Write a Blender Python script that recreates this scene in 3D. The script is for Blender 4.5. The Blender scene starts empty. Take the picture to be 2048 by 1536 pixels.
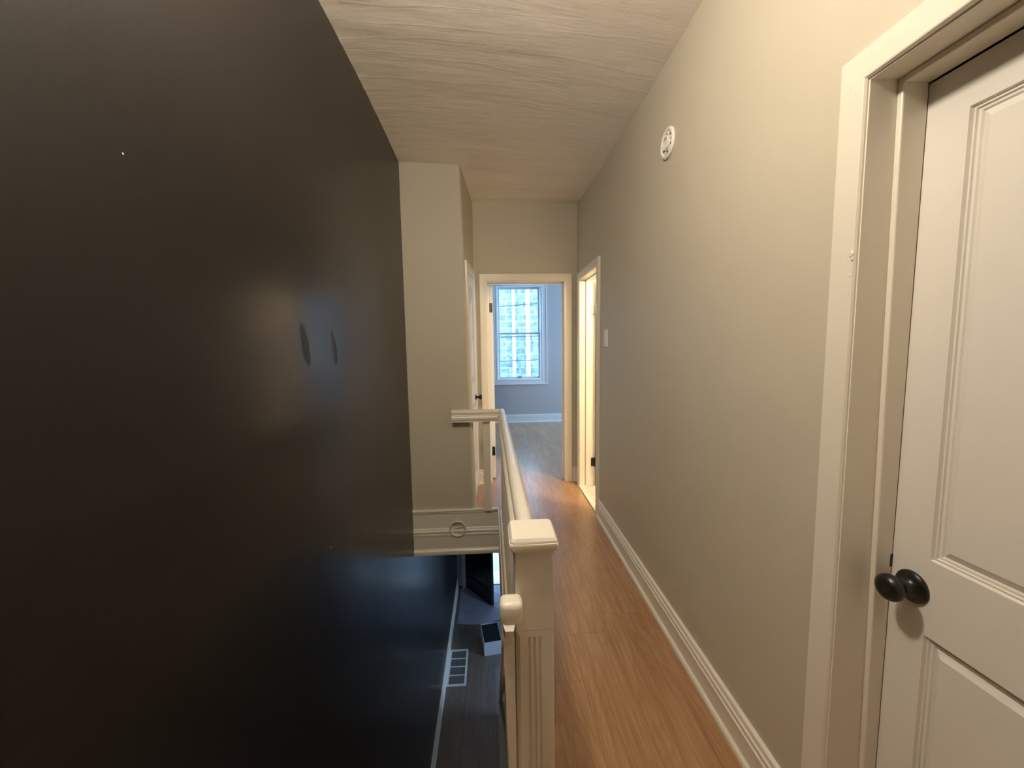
import bpy, bmesh, math, random
from mathutils import Vector, Matrix, noise as mnoise
random.seed(7)
S = bpy.context.scene
COL = S.collection

# ------------------------------------------------------------------ camera
cam_d = bpy.data.cameras.new('camera')
cam_d.sensor_width = 36.0
cam_d.lens = 800.0 / 2048.0 * 36.0
cam_d.clip_start = 0.02
cam = bpy.data.objects.new('camera', cam_d)
COL.objects.link(cam)
_M = Matrix(((0.99837973, -0.02090041, 0.05292535),
             (-0.05467159, -0.09443275, 0.99402891),
             (-0.01577773, -0.99531183, -0.0954224)))
_r = _M.col[0]; _u = -_M.col[1]; _b = -_M.col[2]
mw = Matrix((( _r[0], _u[0], _b[0], 0.0), (_r[1], _u[1], _b[1], 0.0),
             (_r[2], _u[2], _b[2], 1.36), (0, 0, 0, 1)))
cam.matrix_world = mw
S.camera = cam

# ------------------------------------------------------------------ exposure, world, lights
S.view_settings.view_transform = 'Standard'
S.view_settings.look = 'None'
S.view_settings.gamma = 1.0
S.view_settings.use_curve_mapping = False
S.view_settings.exposure = 0.0

SKY = (0.41, 0.64, 1.0)
SKY_STRENGTH = 18.0
world = bpy.data.worlds.new('overcast sky'); S.world = world
world.use_nodes = True
bg = world.node_tree.nodes['Background']
bg.inputs[0].default_value = (*SKY, 1); bg.inputs[1].default_value = SKY_STRENGTH

LAMP_COL = (1.0, 0.87, 0.70)
HALL_LAMP = (-0.24, 0.74, 2.44)
HALL_POWER = 64.0
BATH_POWER = 115.0


def point(name, loc, power, colr, rad):
    l = bpy.data.lights.new(name, 'POINT'); l.energy = power; l.color = colr; l.shadow_soft_size = rad
    o = bpy.data.objects.new(name, l); o.location = loc; COL.objects.link(o); return o


point('hall_bulb', HALL_LAMP, HALL_POWER, LAMP_COL, 0.07)
point('bathroom_bulb', (1.62, 2.62, 2.0), BATH_POWER, (1.0, 0.78, 0.52), 0.08)


def portal(name, loc, rot, sx, sy):
    l = bpy.data.lights.new(name, 'AREA'); l.shape = 'RECTANGLE'; l.size = sx; l.size_y = sy
    l.cycles.is_portal = True
    o = bpy.data.objects.new(name, l); o.location = loc; o.rotation_euler = rot; COL.objects.link(o)


PI = math.pi
portal('window_portal', (0.515, 7.19, 1.57), (-PI/2, 0, 0), 0.78, 1.64)
portal('window_portal', (2.375, 7.19, 1.57), (-PI/2, 0, 0), 0.78, 1.64)
portal('side_window_portal', (3.29, 4.75, 1.55), (PI/2, 0, PI/2), 0.98, 1.58)
portal('side_window_portal', (3.29, 6.15, 1.55), (PI/2, 0, PI/2), 0.98, 1.58)
portal('lower_side_portal', (3.29, 3.575, -1.4), (PI/2, 0, PI/2), 1.33, 1.58)
portal('front_door_portal', (-0.08, 7.19, -1.88), (-PI/2, 0, 0), 0.86, 2.06)
portal('added_window_portal', (1.7, 7.19, -1.5), (-PI/2, 0, 0), 1.02, 1.42)


# ------------------------------------------------------------------ materials
class NT:
    def __init__(s, name):
        s.m = bpy.data.materials.new(name); s.m.use_nodes = True
        s.t = s.m.node_tree; s.N = s.t.nodes; s.L = s.t.links
        s.b = s.N['Principled BSDF']

    def n(s, typ, **kw):
        x = s.N.new(typ)
        for k, v in kw.items(): setattr(x, k, v)
        return x

    def l(s, a, b): s.L.new(a, b)

    def math(s, op, a, b=None, c=None):
        x = s.n('ShaderNodeMath', operation=op)
        for i, v in enumerate((a, b, c)):
            if v is None: continue
            if isinstance(v, (int, float)): x.inputs[i].default_value = v
            else: s.l(v, x.inputs[i])
        return x.outputs[0]

    def coord(s): return s.n('ShaderNodeTexCoord').outputs['Object']

    def pos(s): return s.n('ShaderNodeNewGeometry').outputs['Position']

    def noise(s, vec, scale, detail=3, rough=.5, mult=(1, 1, 1), dist=0):
        mp = s.n('ShaderNodeMapping'); mp.inputs['Scale'].default_value = mult; s.l(vec, mp.inputs[0])
        x = s.n('ShaderNodeTexNoise'); x.inputs['Scale'].default_value = scale
        x.inputs['Detail'].default_value = detail; x.inputs['Roughness'].default_value = rough
        x.inputs['Distortion'].default_value = dist
        s.l(mp.outputs[0], x.inputs['Vector']); return x.outputs[0]

    def ramp(s, fac, stops):
        x = s.n('ShaderNodeValToRGB')
        e = x.color_ramp.elements
        while len(e) < len(stops): e.new(.5)
        for i, (p, c) in enumerate(stops):
            e[i].position = p; e[i].color = (*c, 1) if len(c) == 3 else c
        s.l(fac, x.inputs[0]); return x.outputs[0]

    def mix(s, fac, a, b, mode='MIX'):
        x = s.n('ShaderNodeMix', data_type='RGBA', blend_type=mode)
        for i, v in ((0, fac), (6, a), (7, b)):
            if isinstance(v, (int, float)): x.inputs[i].default_value = v
            elif isinstance(v, tuple): x.inputs[i].default_value = (*v, 1)
            else: s.l(v, x.inputs[i])
        return x.outputs[2]

    def bump(s, h, strength, dist=.002, prev=None):
        x = s.n('ShaderNodeBump'); x.inputs['Strength'].default_value = strength
        x.inputs['Distance'].default_value = dist; s.l(h, x.inputs['Height'])
        if prev: s.l(prev, x.inputs['Normal'])
        s.l(x.outputs[0], s.b.inputs['Normal']); return x.outputs[0]

    def base(s, c, rough=.5, metal=0, spec=.5):
        if isinstance(c, tuple): s.b.inputs['Base Color'].default_value = (*c, 1)
        else: s.l(c, s.b.inputs['Base Color'])
        if isinstance(rough, (int, float)): s.b.inputs['Roughness'].default_value = rough
        else: s.l(rough, s.b.inputs['Roughness'])
        s.b.inputs['Metallic'].default_value = metal
        s.b.inputs['Specular IOR Level'].default_value = spec


def paint(name, c, rough=.5, var=.06, bs=.25, scale=90, undul=.0, spec=.5):
    t = NT(name); p = t.pos()
    f = t.noise(p, 2.5, 4)
    c2 = tuple(x*(1-var) for x in c)
    t.base(t.mix(f, c2, c), rough, 0, spec)
    pv = None
    if undul:
        pv = t.bump(t.noise(p, 1.6, 2), undul, .05)
    t.bump(t.noise(p, scale, 4, .6), bs, .0015, pv)
    return t.m


WALLC = (0.57, 0.525, 0.42)
TRIMC = (0.82, 0.77, 0.66)
M_wall = paint('greige wall paint', WALLC, .55, .05, .25, 120, .25)
M_bed = paint('grey bedroom paint', (0.50, 0.48, 0.49), .5, .04, .2, 120)
M_trim = paint('glossy white trim paint', TRIMC, .33, .05, .18, 55, 0)
M_bedtrim = paint('white bedroom trim paint', (.80, .81, .82), .35, .03, .1, 60)
M_trimold = paint('thick brushed trim paint', TRIMC, .32, .08, .5, 38, 0)
M_door = paint('white door paint', (0.78, 0.75, 0.69), .4, .03, .12, 220)
M_white = paint('white plastic', (0.88, 0.86, 0.80), .35, .02, .05, 60)
M_box = paint('white cardboard', (0.70, 0.72, 0.76), .7, .03, .1, 60)
M_dark = paint('black iron hardware', (0.012, 0.011, 0.010), .3, .2, .05, 60)
M_hole = paint('black recess fill', (0.006, 0.006, 0.006), .9, .2, .05, 60)
M_steel = NT('brushed steel'); M_steel.base((0.55, 0.53, 0.5), .35, 1.0); M_steel = M_steel.m
M_blackdoor = paint('black door paint', (0.006, 0.006, 0.007), .35, .1, .1, 60)
M_grille = paint('grey register slats', (0.22, 0.23, 0.24), .5, .1, .1, 60)

# white window parts
M_sash = paint('grey white window vinyl', (0.62, 0.64, 0.66), .4, .03, .05, 60)


def mk_ceiling():
    t = NT('rippled plaster ceiling'); p = t.pos()
    t.base(t.mix(t.noise(p, 1.7, 3), (0.83, 0.77, 0.69), (0.88, 0.82, 0.74)), .5)
    a = t.bump(t.noise(p, 5.5, 4, .55, (0.28, 1.6, 1), .25), .40, .012)
    c = t.noise(p, 2.2, 3, .5, (.30, 3.4, 1), .35)
    cr = t.ramp(c, [(.47, (0, 0, 0)), (.5, (1, 1, 1)), (.53, (0, 0, 0))])
    b = t.bump(cr, .12, .004, a)
    t.bump(t.noise(p, 60, 4, .6), .3, .0015, b)
    return t.m


M_ceil = mk_ceiling()


def mk_black():
    t = NT('black satin wall paint'); p = t.pos()
    base = t.mix(t.noise(p, 1.4, 3), (0.0075, 0.0061, 0.0054), (0.0105, 0.0085, 0.0075))
    sep = t.n('ShaderNodeSeparateXYZ'); t.l(p, sep.inputs[0])
    y, z = sep.outputs[1], sep.outputs[2]

    def ell(cy, cz, ry, rz, shear=0.0):
        dy = t.math('SUBTRACT', y, cy); dz = t.math('SUBTRACT', z, cz)
        dy = t.math('SUBTRACT', dy, t.math('MULTIPLY', dz, shear))
        a = t.math('POWER', t.math('DIVIDE', dy, ry), 2.0)
        b = t.math('POWER', t.math('DIVIDE', dz, rz), 2.0)
        return t.math('ADD', a, b)
    # wiped smears in the sheen of the paint
    s1 = ell(1.352, 1.372, .032, .082, -.22); s2 = ell(1.587, 1.362, .026, .078, -.22)
    nz = t.math('MULTIPLY', t.noise(p, 14, 2), .9)
    sm = t.math('MINIMUM', t.math('ADD', s1, nz), t.math('ADD', s2, nz))
    smm = t.math('LESS_THAN', sm, 1.25)
    # paint chips
    k1 = ell(.786, 1.712, .0018, .002); k2 = ell(1.538, .585, .003, .0035, .5)
    k3 = ell(1.30, .31, .003, .003)
    ch = t.math('LESS_THAN', t.math('MINIMUM', k1, k2), 1.0)
    col = t.mix(ch, base, (.6, .58, .55))
    rr = t.math('MULTIPLY_ADD', t.noise(p, 2.2, 4, .6, (1, 1.6, .8)), .10, .19)
    rr = t.math('ADD', rr, t.math('MULTIPLY', smm, .22))
    t.base(col, .5, 0, .2)
    t.l(t.math('MULTIPLY_ADD', smm, -.38, .52), t.b.inputs['Coat Weight']); t.l(rr, t.b.inputs['Coat Roughness']); t.b.inputs['Coat IOR'].default_value = 1.45
    a = t.bump(t.noise(p, 1.5, 2), .18, .03)
    b = t.bump(t.noise(p, 160, 3, .6), .35, .001, a)
    t.L.new(a, t.b.inputs['Coat Normal'])
    return t.m


M_black = mk_black()


def mk_wood(name, tones, width=.18, length=1.22, rough=.38, off=0.0, coat=.5):
    t = NT(name); p = t.pos()
    sep = t.n('ShaderNodeSeparateXYZ'); t.l(p, sep.inputs[0])
    x = t.math('ADD', sep.outputs[0], 20.0 + off); y = t.math('ADD', sep.outputs[1], 20.0)
    xi = t.math('DIVIDE', x, width); col = t.math('FLOOR', xi)
    w1 = t.n('ShaderNodeTexWhiteNoise', noise_dimensions='1D'); t.l(col, w1.inputs['W'])
    yi = t.math('ADD', t.math('DIVIDE', y, length), w1.outputs[0]); row = t.math('FLOOR', yi)
    cmb = t.n('ShaderNodeCombineXYZ'); t.l(col, cmb.inputs[0]); t.l(row, cmb.inputs[1])
    w2 = t.n('ShaderNodeTexWhiteNoise', noise_dimensions='3D'); t.l(cmb.outputs[0], w2.inputs['Vector'])
    rnd = w2.outputs['Value']
    # grain coordinates: shift per plank
    gv = t.n('ShaderNodeVectorMath', operation='ADD'); t.l(p, gv.inputs[0])
    sc = t.n('ShaderNodeVectorMath', operation='SCALE'); t.l(w2.outputs['Color'], sc.inputs[0]); sc.inputs['Scale'].default_value = 9.0
    t.l(sc.outputs[0], gv.inputs[1]); g = gv.outputs[0]
    fine = t.noise(g, 26, 5, .65, (3.2, .12, 1), .3)
    broad = t.noise(g, 6.0, 3, .5, (1.5, .28, 1), .4)
    # cathedral rings: contour lines of a broad stretched noise
    rings = t.noise(g, 3.0, 1, .3, (2.6, .42, 1), .15)
    rg = t.math('FRACT', t.math('MULTIPLY', rings, 15.0))
    rgc = t.ramp(rg, [(0, (0, 0, 0)), (.55, (.25, .25, .25)), (.88, (1, 1, 1)), (1, (0, 0, 0))])
    c0 = t.ramp(rnd, [(0, tones[0]), (.5, tones[1]), (1, tones[2])])
    c1 = t.mix(t.ramp(fine, [(.35, (0, 0, 0)), (.7, (1, 1, 1))]), t.mix(1.0, c0, (.66, .61, .57), 'MULTIPLY'), c0)
    c2 = t.mix(t.math('MULTIPLY', t.ramp(broad, [(.4, (0, 0, 0)), (.75, (1, 1, 1))]), .35), c1, tones[3])
    lum = t.math('MULTIPLY', rgc, .27)
    c3 = t.mix(lum, c2, tones[4])
    fx = t.math('FRACT', xi); fy = t.math('FRACT', yi)
    ex = t.math('MINIMUM', fx, t.math('SUBTRACT', 1.0, fx)); ey = t.math('MINIMUM', fy, t.math('SUBTRACT', 1.0, fy))
    ex = t.math('MULTIPLY', ex, width); ey = t.math('MULTIPLY', ey, length)
    e = t.math('MINIMUM', ex, ey)
    seam = t.math('LESS_THAN', e, .0011)
    c4 = t.mix(t.math('MULTIPLY', seam, .55), c3, tones[5])
    rr = t.math('MULTIPLY_ADD', fine, .12, rough - .06)
    t.base(c4, rr, 0, .45)
    e2 = t.math('MINIMUM', t.math('DIVIDE', e, .002), 1.0)
    a = t.bump(e2, .3, .0008)
    t.b.inputs['Coat Weight'].default_value = coat; t.b.inputs['Coat Roughness'].default_value = .22
    return t.m


M_floor = mk_wood('oak plank floor', [(.46, .258, .130), (.51, .295, .155), (.41, .225, .11), (.60, .40, .245), (.21, .108, .045), (.10, .06, .03)], .185, 1.22, .34)
M_floorlow = mk_wood('dark plank floor', [(.25, .188, .150), (.30, .228, .182), (.21, .158, .125), (.35, .27, .215), (.13, .095, .072), (.05, .04, .032)], .18, 1.22, .4)


def mk_tile():
    t = NT('small white floor tile'); p = t.pos()
    v = t.n('ShaderNodeTexBrick'); v.inputs['Scale'].default_value = 1.0
    v.offset = .5; v.inputs['Mortar Size'].default_value = .0025; v.inputs['Brick Width'].default_value = .05; v.inputs['Row Height'].default_value = .05
    v.inputs['Color1'].default_value = (.72, .70, .64, 1); v.inputs['Color2'].default_value = (.66, .64, .58, 1); v.inputs['Mortar'].default_value = (.42, .40, .36, 1)
    t.l(p, v.inputs['Vector']); t.base(v.outputs[0], .3); return t.m


M_tile = mk_tile()


def mk_stone():
    t = NT('daylight tinted stone'); p = t.pos()
    sep = t.n('ShaderNodeSeparateXYZ'); t.l(p, sep.inputs[0])
    cmb = t.n('ShaderNodeCombineXYZ'); t.l(sep.outputs[0], cmb.inputs[0]); t.l(sep.outputs[2], cmb.inputs[1])
    v = t.n('ShaderNodeTexBrick'); v.inputs['Scale'].default_value = 1.0
    v.inputs['Mortar Size'].default_value = .016; v.inputs['Brick Width'].default_value = .46; v.inputs['Row Height'].default_value = .185
    v.squash = .6; v.squash_frequency = 3; v.offset = .4
    v.inputs['Color1'].default_value = (.105, .155, .165, 1); v.inputs['Color2'].default_value = (.19, .26, .27, 1); v.inputs['Mortar'].default_value = (.34, .42, .42, 1)  # the cyan of the daylight is tinted into these stone colours
    t.l(cmb.outputs[0], v.inputs['Vector'])
    nz = t.noise(p, 9, 4, .6)
    c = t.mix(t.ramp(nz, [(.42, (0, 0, 0)), (.62, (1, 1, 1))]), v.outputs[0], (.05, .085, .10))
    c = t.mix(.7, v.outputs[0], c)
    t.base(c, .85)
    t.bump(nz, .8, .05); return t.m


M_stone = mk_stone()


def mk_ground():
    t = NT('pale street paving'); p = t.pos()
    nz = t.noise(p, 7, 3, .5)
    c = t.mix(t.ramp(nz, [(.57, (0, 0, 0)), (.63, (1, 1, 1))]), (.26, .28, .27), (.08, .11, .10))
    t.base(c, .9); return t.m


M_ground = mk_ground()
M_stoop = paint('pale concrete', (.27, .29, .29), .85, .1, .3, 30)
M_cable = paint('black cable sheath', (.02, .03, .035), .6, .1, .05, 60)


def mk_cloth():
    t = NT('grey violet cloth'); p = t.pos()
    t.base(t.mix(t.noise(p, 3, 3), (.30, .27, .31), (.40, .36, .41)), .85)
    t.bump(t.noise(p, 7, 3, .5, (1, 2, 1), 1.2), .5, .03); return t.m


M_cloth = mk_cloth()


def mk_glass():
    t = NT('clear window glass')
    t.N.remove(t.b)
    tr = t.n('ShaderNodeBsdfTransparent'); gl = t.n('ShaderNodeBsdfGlossy'); gl.inputs['Roughness'].default_value = .02
    tr.inputs[0].default_value = (.94, .97, .97, 1)
    mx = t.n('ShaderNodeMixShader'); mx.inputs[0].default_value = .06
    t.l(tr.outputs[0], mx.inputs[1]); t.l(gl.outputs[0], mx.inputs[2]); t.l(mx.outputs[0], t.N['Material Output'].inputs[0])
    return t.m


M_glass = mk_glass()
M_glow = NT('lit frosted glass'); M_glow.base((.9, .85, .75), .4)
M_glow.b.inputs['Transmission Weight'].default_value = .0
M_glow.b.inputs['Emission Color'].default_value = (1, .8, .56, 1); M_glow.b.inputs['Emission Strength'].default_value = 3.0
M_glow = M_glow.m


# ------------------------------------------------------------------ mesh helpers
def mesh_obj(name, bm, mat, parent=None, smooth=False, recalc=True):
    if recalc: bmesh.ops.recalc_face_normals(bm, faces=bm.faces)
    me = bpy.data.meshes.new(name); bm.to_mesh(me); bm.free()
    me.materials.append(mat)
    if smooth:
        for p in me.polygons: p.use_smooth = True
    o = bpy.data.objects.new(name, me); COL.objects.link(o)
    if parent: o.parent = parent
    return o


def box(bm, x0, x1, y0, y1, z0, z1, bev=0.0, seg=2, M=None):
    vs = [bm.verts.new((x, y, z)) for x in (x0, x1) for y in (y0, y1) for z in (z0, z1)]
    fs = [(0, 1, 3, 2), (4, 6, 7, 5), (0, 4, 5, 1), (2, 3, 7, 6), (0, 2, 6, 4), (1, 5, 7, 3)]
    faces = [bm.faces.new([vs[i] for i in f]) for f in fs]
    if bev > 0:
        es = list({e for f in faces for e in f.edges})
        r = bmesh.ops.bevel(bm, geom=es, offset=bev, segments=seg, profile=.5, affect='EDGES')
        vs = list({v for f in r['faces'] for v in f.verts} | {v for v in vs if v.is_valid})
    if M is not None:
        for v in vs: v.co = M @ v.co
    return vs


def hexa(bm, pts):
    vs = [bm.verts.new(p) for p in pts]   # bottom 4 ccw, top 4 ccw
    for f in ((0, 3, 2, 1), (4, 5, 6, 7), (0, 1, 5, 4), (1, 2, 6, 5), (2, 3, 7, 6), (3, 0, 4, 7)):
        bm.faces.new([vs[i] for i in f])


def sweep(bm, prof, frames):
    """prof: closed list of (a, b); frames: list of (origin, A, B) -> origin + a*A + b*B; caps both ends."""
    rings = []
    for (o, A, B) in frames:
        o = Vector(o); A = Vector(A); B = Vector(B)
        rings.append([bm.verts.new(o + A*a + B*b) for a, b in prof])
    n = len(prof)
    for r0, r1 in zip(rings[:-1], rings[1:]):
        for i in range(n):
            bm.faces.new((r0[i], r0[(i+1) % n], r1[(i+1) % n], r1[i]))
    bm.faces.new(rings[0][::-1]); bm.faces.new(rings[-1])


def lathe(bm, prof, M, n=32):
    """prof: list (r, h) about local +Z; M places it"""
    rings = []
    for r, h in prof:
        if r < 1e-6: rings.append([bm.verts.new(M @ Vector((0, 0, h)))])
        else: rings.append([bm.verts.new(M @ Vector((r*math.cos(2*PI*i/n), r*math.sin(2*PI*i/n), h))) for i in range(n)])
    for a, b in zip(rings[:-1], rings[1:]):
        for i in range(n):
            if len(a) == 1 and len(b) == 1: continue
            if len(a) == 1: bm.faces.new((a[0], b[(i+1) % n], b[i]))
            elif len(b) == 1: bm.faces.new((a[i], a[(i+1) % n], b[0]))
            else: bm.faces.new((a[i], a[(i+1) % n], b[(i+1) % n], b[i]))


def tube(bm, pts, r, n=8):
    pts = [Vector(p) for p in pts]; rings = []
    for i, p in enumerate(pts):
        d = (pts[min(i+1, len(pts)-1)] - pts[max(i-1, 0)]).normalized()
        a = d.orthogonal().normalized(); a = (a - d*a.dot(d)).normalized(); b = d.cross(a)
        rings.append([bm.verts.new(p + a*r*math.cos(2*PI*k/n) + b*r*math.sin(2*PI*k/n)) for k in range(n)])
    for a, b in zip(rings[:-1], rings[1:]):
        for i in range(n): bm.faces.new((a[i], a[(i+1) % n], b[(i+1) % n], b[i]))


def tag(o, label, cat=None, group=None, kind=None):
    o['label'] = label
    if cat: o['category'] = cat
    if group: o['group'] = group
    if kind: o['kind'] = kind
    return o


def struct(name, bm, mat, label, smooth=False):
    o = mesh_obj(name, bm, mat, None, smooth); tag(o, label, kind='structure')
    o['category'] = name.split('_')[0]
    return o


def empty(name, loc, label, cat, kind=None, group=None):
    o = bpy.data.objects.new(name, None); o.location = loc; o.empty_display_size = .05; COL.objects.link(o)
    return tag(o, label, cat, group, kind)


def part(name, bm, mat, root, smooth=False, label=None, base=None):
    """mesh given in world coordinates, stored relative to its thing"""
    org = base if base is not None else root.location
    for v in bm.verts: v.co -= Vector(org)
    o = mesh_obj(name, bm, mat, root, smooth)
    if label: o['label'] = label
    return o


def wx(y):      # face of the right-hand wall, slightly out of square
    return .806 + (y - .9) * .014


# ------------------------------------------------------------------ the shell
LZ = -2.9       # lower floor level
FY = 3.255      # end of the stairwell
BY = 3.875      # wall with the bedroom door
# floors
bm = bmesh.new()
box(bm, .045, .96, -1.6, BY, -.36, 0)
box(bm, -.67, .045, -1.6, .84, -.36, 0)
box(bm, -.67, .045, FY, BY, -.36, 0)
box(bm, -.67, 3.2, BY, 7.2, -.36, 0)
box(bm, .96, 3.2, -1.6, BY, -.36, -.012)
struct('floor', bm, M_floor, 'warm oak plank floor of the upstairs hall and bedroom')
bm = bmesh.new(); box(bm, .95, 2.5, 2.3, BY, -.012, .006); box(bm, .868, .95, 3.078, 3.712, .001, .006)
struct('floor_bathroom', bm, M_tile, 'small white tile floor of the bathroom')
bm = bmesh.new(); box(bm, -.77, 3.2, -1.7, 7.2, LZ-.1, LZ)
struct('floor_lower', bm, M_floorlow, 'dark plank floor of the storey below')

# ceiling: hand plastered, sagging
def interp(tab, v):
    if v <= tab[0][0]: return tab[0][1]
    for (a, b), (c, d) in zip(tab[:-1], tab[1:]):
        if v <= c:
            k = (v-a)/(c-a); return b + (d-b)*k
    return tab[-1][1]


ZL = [(-1.6, 2.73), (1.3, 2.75), (1.85, 2.773), (2.15, 2.788), (2.45, 2.797), (2.8, 2.796), (3.3, 2.772), (3.9, 2.688)]
ZR = [(-1.6, 2.62), (1.4, 2.625), (2.0, 2.615), (2.6, 2.622), (3.3, 2.645), (3.9, 2.682)]


def ceil_z(x, y):
    t = max(0, min(1, (x + .67) / 1.5)); t = t**1.7
    z = interp(ZL, y) * (1-t) + interp(ZR, y) * t
    z += .0035 * mnoise.noise(Vector((x*2.2, y*7, 3.1))) + .0015*mnoise.noise(Vector((x*9, y*22, 1.1)))
    e = max(0, 1 - (x+.67)/.07)
    z += e*.004*mnoise.noise(Vector((1.7, y*9, 5.0))) + e*.003*mnoise.noise(Vector((4.7, y*31, 5.0)))
    return z


bm = bmesh.new()
nx, ny = 66, 260
top = []
grid = []
for j in range(ny+1):
    y = -1.6 + (BY+.02+1.6) * j/ny
    grid.append([bm.verts.new((-.70 + 1.56*i/nx, y, ceil_z(-.70 + 1.56*i/nx, y))) for i in range(nx+1)])
for j in range(ny):
    for i in range(nx):
        bm.faces.new((grid[j][i], grid[j][i+1], grid[j+1][i+1], grid[j+1][i]))
ext = bmesh.ops.extrude_face_region(bm, geom=list(bm.faces))
for v in [g for g in ext['geom'] if isinstance(g, bmesh.types.BMVert)]: v.co.z = 2.95
o = struct('ceiling', bm, M_ceil, 'rippled plaster ceiling over the hall', smooth=True)
bm = bmesh.new(); box(bm, -.77, 3.3, -1.7, 7.2, 2.95, 3.05); box(bm, .97, 3.2, BY+.115, 7.0, 2.72, 2.95); box(bm, -.67, .97, BY+.115, 7.0, 2.72, 2.95)
box(bm, .98, 2.5, 2.2, BY-.0, 2.35, 2.45)
struct('ceiling_bedroom', bm, M_ceil, 'flat ceilings of the bedroom and bathroom')
bm = bmesh.new(); box(bm, .046, 3.2, -1.6, 7.0, -.40, -.361); box(bm, -.67, .046, FY+.05, 7.0, -.40, -.361); box(bm, -.67, .046, -1.6, .80, -.40, -.361)
struct('ceiling_lower', bm, M_bed, 'ceiling of the storey below')

# left: the black wall, one face through both storeys, its top edge following the ceiling
bm = bmesh.new()
def bow(y, z): return -.67 + .07*math.exp(-((y-1.5)/.75)**2)*math.exp(-((z-1.35)/.85)**2)  # bow shaped so the blue doorway reflection falls mid-wall
wy = [-1.7+.1*i for i in range(90)]; wz = [LZ-.1] + [-2.7+.1*i for i in range(57)] + [2.95]
wg = [[bm.verts.new((bow(y, z), y, z)) for z in wz] for y in wy]
for a, b in zip(wg[:-1], wg[1:]):
    for i in range(len(wz)-1): bm.faces.new((a[i], a[i+1], b[i+1], b[i]))
e_ = bmesh.ops.extrude_face_region(bm, geom=list(bm.faces))
for v in [g for g in e_['geom'] if isinstance(g, bmesh.types.BMVert)]: v.co.x = -.77
struct('wall_left', bm, M_black, 'tall black satin wall beside the stairwell, its face bowed to place the blue reflection', smooth=True)

# right wall with its two openings
def rwall(bm, y0, y1, z0, z1, t=.125):
    a, b = wx(y0), wx(y1)
    hexa(bm, [(a, y0, z0), (a+t, y0, z0), (b+t, y1, z0), (b, y1, z0), (a, y0, z1), (a+t, y0, z1), (b+t, y1, z1), (b, y1, z1)])


D1A, D1B, D1Z = .105, .845, 1.905       # near door opening (rough)
B1A, B1B, B1Z = 3.065, 3.725, 1.965    # bathroom opening (rough)
bm = bmesh.new()
rwall(bm, -1.6, D1A, 0, 2.95); rwall(bm, D1A, D1B, D1Z, 2.95); rwall(bm, D1B, B1A, 0, 2.95)
rwall(bm, B1A, B1B, B1Z, 2.95); rwall(bm, B1B, BY, 0, 2.95)
bmesh.ops.remove_doubles(bm, verts=bm.verts, dist=.0005)
struct('wall_right', bm, M_wall, 'long greige wall on the right of the hall')

# far wall with the bedroom doorway
FA, FB, FZ = -.025, .732, 1.975
bm = bmesh.new()
box(bm, -.67, FA, BY, BY+.115, 0, 2.95); box(bm, FB, 3.2, BY, BY+.115, 0, 2.95); box(bm, FA, FB, BY, BY+.115, FZ, 2.95)
struct('wall_far', bm, M_wall, 'greige end wall around the bedroom doorway')

# closet block: front face and the leaning inner side wall with a rounded corner
bm = bmesh.new()
def corner_ring(z):
    k = z/2.8
    xe = -.160 - .045*(k**1.6)               # edge leans left going up
    xb = -.150 + .012*k
    r = .022
    pts = [(-.67, FY), (xe-r, FY)]
    for i in range(1, 6):
        a = i/6*PI/2
        pts.append((xe-r + r*math.sin(a), FY + r - r*math.cos(a)))
    pts += [(xe, FY+r), (xb, BY), (-.67, BY)]
    return [(x, y, z) for x, y in pts]
zs = [0, .4, .8, 1.2, 1.6, 2.0, 2.3, 2.5, 2.65, 2.9]
rings = [[bm.verts.new(p) for p in corner_ring(z)] for z in zs]
n = len(rings[0])
for a, b in zip(rings[:-1], rings[1:]):
    for i in range(n): bm.faces.new((a[i], a[(i+1) % n], b[(i+1) % n], b[i]))
bm.faces.new(rings[0][::-1]); bm.faces.new(rings[-1])
o = struct('wall_closet', bm, M_wall, 'greige closet block standing at the end of the stairwell')

# window wall, back wall, east wall, bathroom walls, lower wall under the hall
W1 = (.125, .905, .765, 2.385); W2 = (1.985, 2.765, .765, 2.385)
bm = bmesh.new()
Y0, Y1 = 7.0, 7.2
def wall_with_holes(bm, x0, x1, z0, z1, y0, y1, holes):
    xs = sorted({x0, x1, *[h[0] for h in holes], *[h[1] for h in holes]})
    for a, b in zip(xs[:-1], xs[1:]):
        hs = sorted([h for h in holes if h[0] <= a and h[1] >= b], key=lambda h: h[2])
        z = z0
        for h in hs:
            if h[2] > z: box(bm, a, b, y0, y1, z, h[2])
            z = h[3]
        if z < z1: box(bm, a, b, y0, y1, z, z1)
wall_with_holes(bm, -.67, 3.2, 0, 2.95, 7.0, 7.2, [W1, W2])
struct('wall_window', bm, M_bed, 'grey bedroom wall around the sash window')
bm = bmesh.new()
wall_with_holes(bm, -.67, 3.2, LZ, -.36, 6.8, 7.2, [(-.51, .35, LZ, -.85), (1.2, 2.2, -2.2, -.8)])
struct('wall_front', bm, M_bed, 'front wall of the storey below around the entrance')
bm = bmesh.new(); box(bm, -.77, 3.3, -1.7, -1.6, LZ, 2.95)
struct('wall_back', bm, M_wall, 'wall behind the viewer')
bm = bmesh.new()
box(bm, 3.2, 3.3, -1.6, 2.9, LZ-.1, 2.95); box(bm, 3.2, 3.3, 2.9, 4.25, LZ-.1, -2.2); box(bm, 3.2, 3.3, 2.9, 4.25, -.6, 2.95); box(bm, 3.2, 3.3, 5.25, 5.65, LZ-.1, 2.95); box(bm, 3.2, 3.3, 6.65, 7.2, LZ-.1, 2.95)
for ya, yb in ((4.25, 5.25), (5.65, 6.65)):
    box(bm, 3.2, 3.3, ya, yb, -.4, .75); box(bm, 3.2, 3.3, ya, yb, 2.35, 2.95)
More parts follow.
